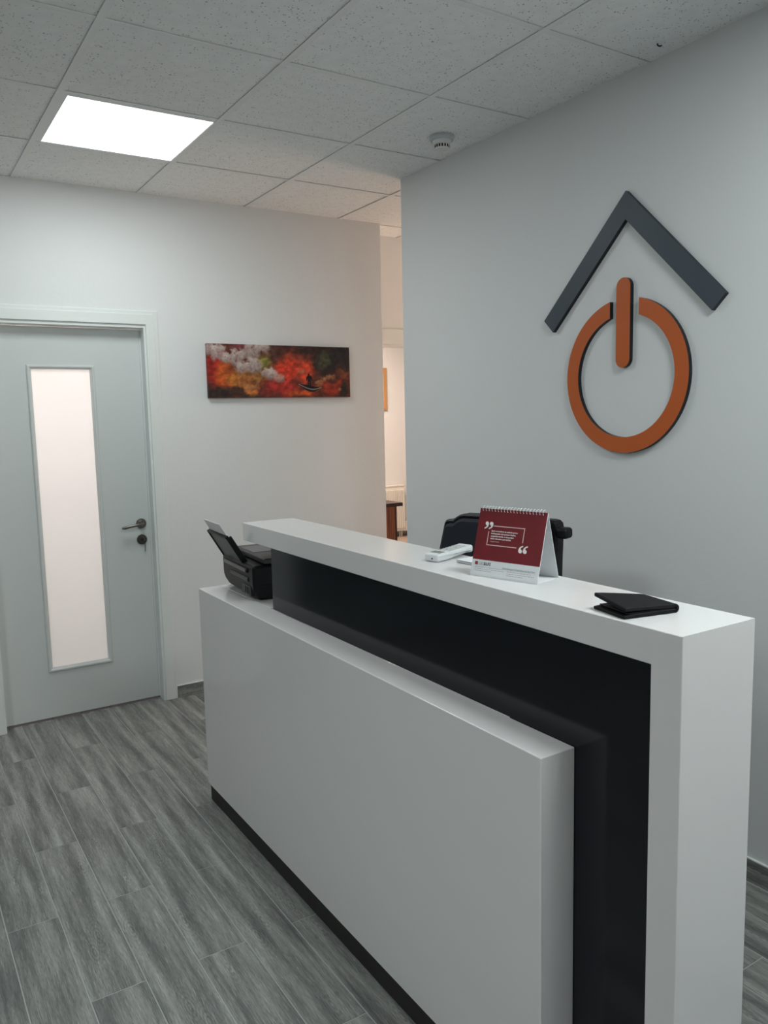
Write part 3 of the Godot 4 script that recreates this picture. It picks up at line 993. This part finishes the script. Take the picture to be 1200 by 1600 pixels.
func calendar() -> void:
	var W := 0.187
	var D := 0.094
	var H := 0.159
	var c := thing("desk_calendar", "red and white tent calendar with white coil on the counter", "calendar", Vector3(1.184, 1.1696, -1.492), -1.312)
	var slope := sqrt(H * H + D * D / 4.0)
	var ang := atan2(D / 2.0, H)
	var yz := func(p: Vector2, k: float) -> Vector3: return Vector3(k, p.y, p.x)
	var front := Node3D.new()   # y up the slope, z out of the face
	front.name = "front_sheet"
	c.add_child(front, true)
	front.rotation.x = -ang
	# boards
	put("backing_board", box(Vector3(0, 0.001, -0.0012), Vector3(W, slope - 0.001, 0.0)), M.paper, front)
	var h := slope
	var page := box(Vector3(0.0, 0.004, 0.0002), Vector3(W, h - 0.0005, 0.0009))
	put("page", page, M.paper, front)
	var rt := Node3D.new()
	rt.name = "rear_board"
	c.add_child(rt, true)
	rt.position = Vector3(0, 0, -D)
	rt.rotation.x = ang
	put("board", box(Vector3(0, 0.001, 0.0), Vector3(W, slope - 0.001, 0.0012)), M.paper, rt)
	put("base_board", box(Vector3(0.0, 0.0, -D), Vector3(W, 0.0012, 0.0)), M.paper, c)
	# the printed picture of the page: red field above a white foot
	var iw := 374
	var ih := 330
	var img := Image.create(iw, ih, false, Image.FORMAT_RGB8)
	img.fill(Color(0.865, 0.875, 0.885))
	var split := int(ih * 0.775)
	img.fill_rect(Rect2i(0, 0, iw, split), Color(0.455, 0.115, 0.145))
	var glow := noise(0.008, 2, 8)
	for y in split:
		for x in iw:
			var k := clampf(glow.get_noise_2d(x, y) * 0.6 + 0.1, 0, 1)
			img.set_pixel(x, y, Color(0.44, 0.115, 0.145).lerp(Color(0.52, 0.11, 0.145), k))
	var wh := Color(0.90, 0.80, 0.80)
	# the open frame round the quotation
	img.fill_rect(Rect2i(92, 82, 174, 4), wh)
	img.fill_rect(Rect2i(263, 82, 4, 72), wh)
	img.fill_rect(Rect2i(66, 112, 4, 68), wh)
	img.fill_rect(Rect2i(66, 177, 170, 4), wh)
	# small unreadable print of the foot: word-long strokes
	for b in [[20, 290, 160], [20, 299, 168], [20, 308, 96], [204, 297, 130], [204, 306, 148], [204, 315, 90]]:
		var x: int = b[0]
		while x < b[0] + b[2]:
			var l := rng.randi_range(5, 16)
			img.fill_rect(Rect2i(x, b[1], mini(l, b[0] + b[2] - x), 2), Color(0.56, 0.55, 0.56) if b[0] < 100 or x > 250 else Color(0.66, 0.52, 0.50))
			x += l + 3
	var pm := mat("calendar_print", Color(1, 1, 1), 0.5, 0.4)
	pm.albedo_texture = tex(img)
	pm.texture_repeat = false
	var st := start()
	quad(st, Vector3(0, 0.004, 0.0012), Vector3(W, 0.004, 0.0012), Vector3(W, h - 0.0005, 0.0012), Vector3(0, h - 0.0005, 0.0012), [Vector2(0, 1), Vector2(1, 1), Vector2(1, 0), Vector2(0, 0)])
	put("print", st.commit(), pm, front)
	var ux := W / iw
	var uy := (h - 0.0045) / ih
	var at := func(x: float, y: float) -> Vector2: return Vector2(x * ux, h - 0.0005 - y * uy)
	lettering(front, "quote_mark", "”", 0.060, at.call(36, 108), M.ink_white, "Droid Serif", true)
	lettering(front, "quote_mark", "“", 0.060, at.call(244, 210), M.ink_white, "Droid Serif", true)
	var lines := ["İşini sevmekten ve sabırla yarını", "bekleyenler için çalışan kişiler,", "çalışanlarımızla ve başarıları", "onlar olmadan çok üzülür."]
	for k in 4:
		lettering(front, "text_line", lines[k], 0.0047, at.call(84, 109 + 12.5 * k), M.ink_white, "Droid Sans", true)
	lettering(front, "text_line", "Saygılarımızla", 0.0042, at.call(84, 160), M.ink_pink)
	# emblem and name in the foot
	put("emblem", box(Vector3(18 * ux, 0, 0.0013), Vector3(35 * ux, 0.0080, 0.0016)), mat("emblem_red", Color(0.56, 0.22, 0.18), 0.5, 0.4), front, Vector3(0, at.call(0, 281).y, 0))
	lettering(front, "name", "GEC", 0.0095, at.call(40, 273), M.ink_grey, "Droid Sans", false)
	lettering(front, "name", "ELFI", 0.0098, at.call(70, 273), M.ink_dark, "Droid Sans", true)
	lettering(front, "motto", "Excellence Commitment for You", 0.0058, at.call(178, 284), M.ink_grey, "Droid Serif")
	# wire coil over the ridge
	st = start()
	for k in 20:
		var x := 0.010 + (W - 0.020) * k / 19.0
		var ring := []
		for q in 12:
			var t := TAU * q / 12
			ring.append(Vector3(x + 0.001 * sin(t), H - 0.0005 + 0.0062 * sin(t), -D / 2 + 0.0062 * cos(t)))
		add_tube(st, ring, [0.00085], 6, true)
	put("wire_coil", st.commit(), M.coil_white, c)


# ------------------------------------------------------------------ telephone, notepad, wallet
func phone() -> void:
	# local frame: x along the handset from its near end, z across (towards the room)
	var dir := Vector3(0.971, 0, -0.238)
	var p := thing("phone_handset", "white cordless phone handset lying on the counter", "telephone", Vector3(1.213, 1.1698, -1.694), atan2(0.238, 0.971))
	var bend := func(v: Vector3) -> Vector3:
		var k := v.x / 0.152
		v.y += 0.007 * k * k
		if v.y < 0.012: v.y += 0.004 * smoothstep(0.25, 0.6, k) * (1.0 - smoothstep(0.85, 1.0, k))
		v.z *= 1.0 - 0.10 * sin(PI * clampf(k, 0, 1)) if v.y < 0.014 else 1.0
		return v
	put("body", round_box(Vector3(0, 0, -0.025), Vector3(0.152, 0.022, 0.025), 0.007, 3, bend, 8), M.phone_white, p)
	put("screen", round_box(Vector3(0.016, 0.0205, -0.018), Vector3(0.040, 0.0228, 0.018), 0.001, 1, bend, 2), M.phone_screen, p)
	for i in 6:
		for j in 3:
			var q := Vector3(0.058 + 0.013 * i, 0.0215, -0.0135 + 0.0135 * j)
			put("key", round_box(q + Vector3(-0.0042, 0, -0.0045), q + Vector3(0.0042, 0.0018, 0.0045), 0.0008, 1, bend), M.key_grey, p)
	put("jack", lathe([Vector2(0.0, 0.0), Vector2(0.0022, 0.0), Vector2(0.0022, 0.0012), Vector2(0.0, 0.0012)], Transform3D(Basis(Vector3(0, 0, 1), PI / 2), Vector3(0.0004, 0.009, 0.004)), 12), M.slot_black, p)


func notepad() -> void:
	var n := thing("notepad", "small stack of white note sheets between phone and calendar", "notepad", Vector3(1.262, 1.1698, -1.645), 0.12)
	for k in 4:
		var o := put("sheet", round_box(Vector3(-0.004 * (k % 2), 0.0022 * k, -0.0), Vector3(0.072 + 0.003 * (k % 3), 0.0022 * k + 0.002, 0.105), 0.0008, 1), M.paper, n)
		o.rotation.y = 0.03 * (k % 3) - 0.02


func wallet() -> void:
	# local frame: x from the open edge to the fold, z along the fold away from the viewer's right
	var b := Vector3(1.150, 1.1697, -0.987)
	var c := Vector3(1.276, 0, -0.962)
	var ex := Vector3(c.x - b.x, 0, c.z - b.z).normalized()
	var w := thing("wallet", "black folded leather wallet lying near the counter's end", "wallet", b, atan2(-ex.z, ex.x))
	var lift := func(v: Vector3) -> Vector3:
		var k := clampf(1.0 - v.x / 0.118, 0.0, 1.0)
		v.y += 0.0155 * k * (0.28 + 0.72 * clampf(-v.z / 0.095, 0, 1)) * (1.15 - 0.15 * k)
		return v
	var low := func(v: Vector3) -> Vector3:
		v.y *= 1.0 - 0.25 * clampf(1.0 - v.x / 0.03, 0.0, 1.0)
		return v
	put("lower_half", round_box(Vector3(-0.004, 0.0, -0.096), Vector3(0.118, 0.0085, 0.0), 0.003, 2, low, 8), M.wallet_leather, w)
	put("upper_half", round_box(Vector3(-0.002, 0.0090, -0.097), Vector3(0.118, 0.0172, -0.001), 0.003, 2, lift, 10), M.wallet_leather, w)
	put("pocket", round_box(Vector3(0.008, 0.0082, -0.092), Vector3(0.112, 0.0100, -0.004), 0.0006, 1), mat("lining_brown", Color(0.19, 0.15, 0.15), 0.6, 0.4), w)
	var st := start()
	var prof := PackedVector2Array()
	for k in 13:
		var t := -PI / 2 + PI * k / 12
		prof.append(Vector2(0.116 + 0.0086 * cos(t), 0.0086 + 0.0086 * sin(t)))
	add_prism(st, prof, func(p: Vector2, k: float) -> Vector3: return Vector3(p.x, p.y, -k), 0.0, 0.0965, 0.0015, true)
	put("fold", st.commit(), M.wallet_leather, w)


# ------------------------------------------------------------------ sign on the right wall
func sign_pieces() -> void:
	var t := 0.018
	var k := 2.322 / 2.31
	var zc := -2.012 * k
	# (s, y) on the wall: s grows towards the room's near end (+z); depth out of the wall along -x
	var to3 := func(p: Vector2, d: float) -> Vector3: return Vector3(-d, p.y, p.x)
	var up := func(y: float) -> float: return 1.556 + y * k
	var o := thing("chevron_sign", "slate grey roof-shaped chevron mounted above the orange ring", "wall sign", Vector3(WR, 0, zc), 0.0, "raised sign pieces on the wall")
	var ax: float = 0.408 * k
	var ay: float = up.call(0.771)
	var cut := 0.049 * k
	var outer: float = ay - ax
	var chev := PackedVector2Array([Vector2(0, ay), Vector2(-ax, outer), Vector2(-ax + cut, outer - cut), Vector2(0, ay - 2.0 * cut), Vector2(ax - cut, outer - cut), Vector2(ax, outer)])
	put("body", prism(chev, to3, 0.0, t - 0.0008, 0.0), M.sign_edge, o)
	put("face", prism(chev, to3, t - 0.0008, t, 0.0003), M.sign_slate, o).set_meta("label", "slate grey front face")
	o = thing("ring_sign", "orange open ring with dark edges mounted below the chevron", "wall sign", Vector3(WR, 0, zc), 0.0, "raised sign pieces on the wall")
	var cy: float = up.call(0.124)
	var ro := 0.2785 * k
	var ri := 0.2215 * k
	var g := 0.066 * k
	var ring := PackedVector2Array()
	var a0 := asin(g / ro)
	var a1 := asin(g / ri)
	for q in 73:
		var a := a0 + (TAU - 2 * a0) * q / 72.0
		ring.append(Vector2(sin(a) * ro, cy + cos(a) * ro))
	for q in 73:
		var a := TAU - a1 - (TAU - 2 * a1) * q / 72.0
		ring.append(Vector2(sin(a) * ri, cy + cos(a) * ri))
	put("body", prism(ring, to3, 0.0, t - 0.0008, 0.0), M.sign_edge, o)
	put("face", prism(ring, to3, t - 0.0008, t, 0.0003), M.sign_orange, o).set_meta("label", "orange front face")
	o = thing("bar_sign", "orange upright bar with rounded ends standing in the ring's gap", "wall sign", Vector3(WR, 0, zc - 0.005), 0.0, "raised sign pieces on the wall")
	var hw := 0.032 * k
	var b0: float = up.call(0.154) + hw
	var b1: float = up.call(0.473) - hw
	var bar := PackedVector2Array()
	for q in 17:
		bar.append(Vector2(cos(PI * q / 16) * hw, b1 + sin(PI * q / 16) * hw))
	for q in 17:
		bar.append(Vector2(-cos(PI * q / 16) * hw, b0 - sin(PI * q / 16) * hw))
	put("body", prism(bar, to3, 0.0, t - 0.0008, 0.0), M.sign_edge, o)
	put("face", prism(bar, to3, t - 0.0008, t, 0.0003), M.sign_orange, o).set_meta("label", "orange front face")


# ------------------------------------------------------------------ canvas picture
func puff(img: Image, u: float, v: float, r: float, tone: float, light: Color, dark: Color, strength: float, grain: FastNoiseLite) -> void:
	var w := img.get_width()
	var h := img.get_height()
	var rp := r * w
	for y in range(maxi(0, int(v * h - rp)), mini(h, int(v * h + rp) + 1)):
		for x in range(maxi(0, int(u * w - rp)), mini(w, int(u * w + rp) + 1)):
			var dx := (x - u * w) / rp
			var dy := (y - v * h) / rp
			var g := grain.get_noise_2d(x * 1.4, y * 1.4)
			var d := sqrt(dx * dx + dy * dy) + g * 0.5
			if d < 1.0:
				var t := clampf(tone - dx * 0.12 - dy * 0.22 + g * 0.5, 0, 1)
				img.set_pixel(x, y, img.get_pixel(x, y).lerp(dark.lerp(light, t), (1.0 - smoothstep(0.25, 1.0, d)) * strength))


func picture_image(w: int, h: int) -> Image:
	var img := Image.create(w, h, false, Image.FORMAT_RGB8)
	var wx := noise(0.007, 4, 31)
	var wy := noise(0.007, 4, 32)
	var fib := noise(0.04, 4, 33)
	# soft patches: u, v, half width, half height, colour, softness of edge
	var spots := [
		[0.86, 0.20, 0.26, 0.42, Color(0.125, 0.125, 0.14)], [0.62, 0.05, 0.26, 0.20, Color(0.18, 0.13, 0.13)],
		[0.80, 0.22, 0.07, 0.22, Color(0.27, 0.28, 0.20)], [0.57, 0.30, 0.16, 0.28, Color(0.52, 0.22, 0.15)],
		[0.03, 0.45, 0.08, 0.40, Color(0.55, 0.12, 0.10)], [0.11, 0.55, 0.09, 0.30, Color(0.66, 0.30, 0.12)],
		[0.20, 0.60, 0.11, 0.22, Color(0.66, 0.40, 0.17)], [0.32, 0.62, 0.12, 0.14, Color(0.52, 0.35, 0.19)],
		[0.06, 0.92, 0.14, 0.20, Color(0.17, 0.13, 0.12)], [0.28, 0.90, 0.16, 0.16, Color(0.23, 0.16, 0.13)], [0.27, 0.80, 0.06, 0.09, Color(0.70, 0.42, 0.20)],
		[0.52, 0.48, 0.14, 0.26, Color(0.74, 0.22, 0.15)], [0.47, 0.78, 0.17, 0.20, Color(0.60, 0.17, 0.15)], [0.67, 0.48, 0.09, 0.18, Color(0.74, 0.26, 0.17)],
		[0.63, 0.86, 0.14, 0.12, Color(0.66, 0.28, 0.14)], [0.86, 0.80, 0.12, 0.18, Color(0.55, 0.18, 0.12)], [0.96, 0.58, 0.06, 0.14, Color(0.42, 0.24, 0.15)], [0.98, 0.90, 0.06, 0.16, Color(0.16, 0.12, 0.12)],
		[0.22, 0.07, 0.11, 0.13, Color(0.40, 0.19, 0.22)], [0.36, 0.36, 0.06, 0.22, Color(0.47, 0.46, 0.22)], [0.43, 0.14, 0.06, 0.14, Color(0.28, 0.19, 0.17)]]
	for y in h:
		for x in w:
			var u := float(x) / w + wx.get_noise_2d(x, y) * 0.07
			var v := float(y) / h + wy.get_noise_2d(x, y) * 0.20
			var col := Color(0.33, 0.17, 0.13)
			for s in spots:
				var dx: float = (u - s[0]) / s[2]
				var dy: float = (v - s[1]) / s[3]
				var k := 1.0 - smoothstep(0.35, 1.15, sqrt(dx * dx + dy * dy))
				if k > 0.0:
					col = col.lerp(s[4], k * 0.92)
			var f := fib.get_noise_2d(x * 0.7 + v * 40.0, y) * 0.42
			f += 0.12
			col = Color(col.r * (1.0 + f), col.g * (1.0 + f), col.b * (1.0 + f))
			img.set_pixel(x, y, col)
	# heaped clouds: round puffs, lit from the upper left, one over another
	var heaps := [[0.03, 0.10, 0.05, 0.10, 12], [0.075, 0.17, 0.05, 0.13, 16], [0.14, 0.27, 0.05, 0.08, 10], [0.20, 0.25, 0.045, 0.15, 16], [0.29, 0.13, 0.06, 0.13, 18], [0.36, 0.07, 0.06, 0.08, 12], [0.25, 0.44, 0.085, 0.08, 20], [0.31, 0.37, 0.05, 0.10, 12], [0.40, 0.52, 0.05, 0.07, 12], [0.43, 0.56, 0.04, 0.07, 10], [0.48, 0.63, 0.035, 0.05, 9]]
	for c in heaps:
		for k in c[4] * 4:
			var dv := rng.randf_range(-1, 1)
			var u: float = c[0] + rng.randf_range(-1, 1) * c[2] * (1.0 - 0.35 * absf(dv))
			puff(img, u, c[1] + dv * c[3], rng.randf_range(0.008, 0.030), 0.62 - dv * 0.34, Color(0.83, 0.79, 0.76) if c[0] < 0.44 else Color(0.86, 0.64, 0.57), Color(0.46, 0.36, 0.36), 0.42, fib)
	for c in [[0.765, 0.72, 0.028, 0.06, 12], [0.79, 0.66, 0.02, 0.04, 7], [0.85, 0.60, 0.035, 0.04, 12], [0.63, 0.50, 0.025, 0.03, 6], [0.28, 0.80, 0.05, 0.05, 12], [0.92, 0.84, 0.008, 0.02, 3]]:
		for k in c[4] * 3:
			var dv := rng.randf_range(-1, 1)
			puff(img, c[0] + rng.randf_range(-1, 1) * c[2], c[1] + dv * c[3], rng.randf_range(0.006, 0.018), 0.6 - dv * 0.3, Color(0.80, 0.60, 0.42), Color(0.55, 0.32, 0.22), 0.28, fib)
	# the small boat: a dark crescent with a paler gunwale, and a standing figure
	for y in h:
		for x in w:
			var u := float(x) / w
			var v := float(y) / h
			var t := (u - 0.612) / 0.168
			if t > 0.0 and t < 1.0:
				var topv := 0.725 + 0.085 * t
				var hull := 0.745 + 0.14 * sin(PI * minf(t * 1.02, 1.0)) * (0.65 + 0.35 * t) + 0.055 * t
				if v > topv and v < hull:
					img.set_pixel(x, y, Color(0.10, 0.09, 0.10))
				if absf(v - (topv + 0.55 * (hull - topv))) < 0.012:
					img.set_pixel(x, y, Color(0.50, 0.46, 0.45))
			var hd := Vector2((u - 0.688) / 0.0065, (v - 0.555) / 0.026).length()
			var body := v > 0.575 and v < 0.69 and absf(u - 0.690) < 0.0145 - 0.05 * absf(v - 0.60)
			var legs := v >= 0.66 and v < 0.785 and (absf(u - 0.684) < 0.0045 or absf(u - 0.698) < 0.0045)
			var arms := v > 0.59 and v < 0.675 and (absf(u - 0.674 + (v - 0.6) * 0.05) < 0.004 or absf(u - 0.707 - (v - 0.6) * 0.05) < 0.004)
			if hd < 1.0 or body or legs or arms:
				img.set_pixel(x, y, Color(0.08, 0.07, 0.08))
	return img


func picture() -> void:
	var W := 0.904
	var H := 0.299
	var D := 0.026
	var p := thing("canvas_picture", "wide canvas picture of red stormy clouds with a small boat", "picture", Vector3(2.034, 1.8245, WB))
	var m := mat("canvas_print", Color(1, 1, 1), 0.55, 0.35)
	m.albedo_texture = tex(picture_image(640, 212))
	m.texture_repeat = false
	var st := start()
	var a := [Vector3(-W / 2, -H / 2, D), Vector3(W / 2, -H / 2, D), Vector3(W / 2, H / 2, D), Vector3(-W / 2, H / 2, D)]
	var b := []
	for q in a:
		b.append(Vector3(q.x, q.y, 0.002))
	var e := 0.02
	quad(st, a[0], a[1], a[2], a[3], [Vector2(0, 1), Vector2(1, 1), Vector2(1, 0), Vector2(0, 0)])
	quad(st, b[0], a[0], a[3], b[3], [Vector2(e, 1), Vector2(0, 1), Vector2(0, 0), Vector2(e, 0)])
	quad(st, a[1], b[1], b[2], a[2], [Vector2(1, 1), Vector2(1 - e, 1), Vector2(1 - e, 0), Vector2(1, 0)])
	quad(st, a[3], a[2], b[2], b[3], [Vector2(0, 0), Vector2(1, 0), Vector2(1, 0.06), Vector2(0, 0.06)])
	quad(st, b[0], b[1], a[1], a[0], [Vector2(0, 0.94), Vector2(1, 0.94), Vector2(1, 1), Vector2(0, 1)])
	put("canvas", st.commit(), m, p)
	put("stretcher", box(Vector3(-W / 2 + 0.002, -H / 2 + 0.002, 0.0), Vector3(W / 2 - 0.002, H / 2 - 0.002, 0.018)), M.pale_wood, p)


# ------------------------------------------------------------------ on the ceiling
func smoke_detector() -> void:
	var s := thing("smoke_detector", "round white smoke detector on the ceiling near the wall corner", "smoke detector", Vector3(2.150, CEIL + 0.0034, -2.875))
	put("base", lathe([Vector2(0.0, 0.0), Vector2(0.053, 0.0), Vector2(0.053, -0.010), Vector2(0.049, -0.020), Vector2(0.0, -0.021)], Transform3D(), 40), mat("detector_grey", Color(0.74, 0.76, 0.77), 0.5, 0.4), s)
	put("head", lathe([Vector2(0.040, -0.020), Vector2(0.037, -0.034), Vector2(0.031, -0.037), Vector2(0.031, -0.050), Vector2(0.029, -0.055), Vector2(0.0, -0.057)], Transform3D(), 40), M.plain_white, s)
	for k in 16:
		var t := TAU * k / 16.0 + 0.2
		var o := put("slot", box(Vector3(-0.0032, -0.0495, 0.0), Vector3(0.0032, -0.0375, 0.0316)), M.slot_black, s)
		o.rotation.y = t


func ceiling_hook() -> void:
	var h := thing("ceiling_hook", "tiny dark hook in the ceiling tile beside the sign wall", "hook", Vector3(2.251, CEIL + 0.0034, -1.838))
	put("shank", tube([Vector3(0, 0, 0), Vector3(0.001, -0.005, 0.001), Vector3(0.007, -0.008, 0.004), Vector3(0.013, -0.006, 0.008)], [0.0028, 0.0028, 0.0026, 0.002], 8), M.grey_plastic, h)
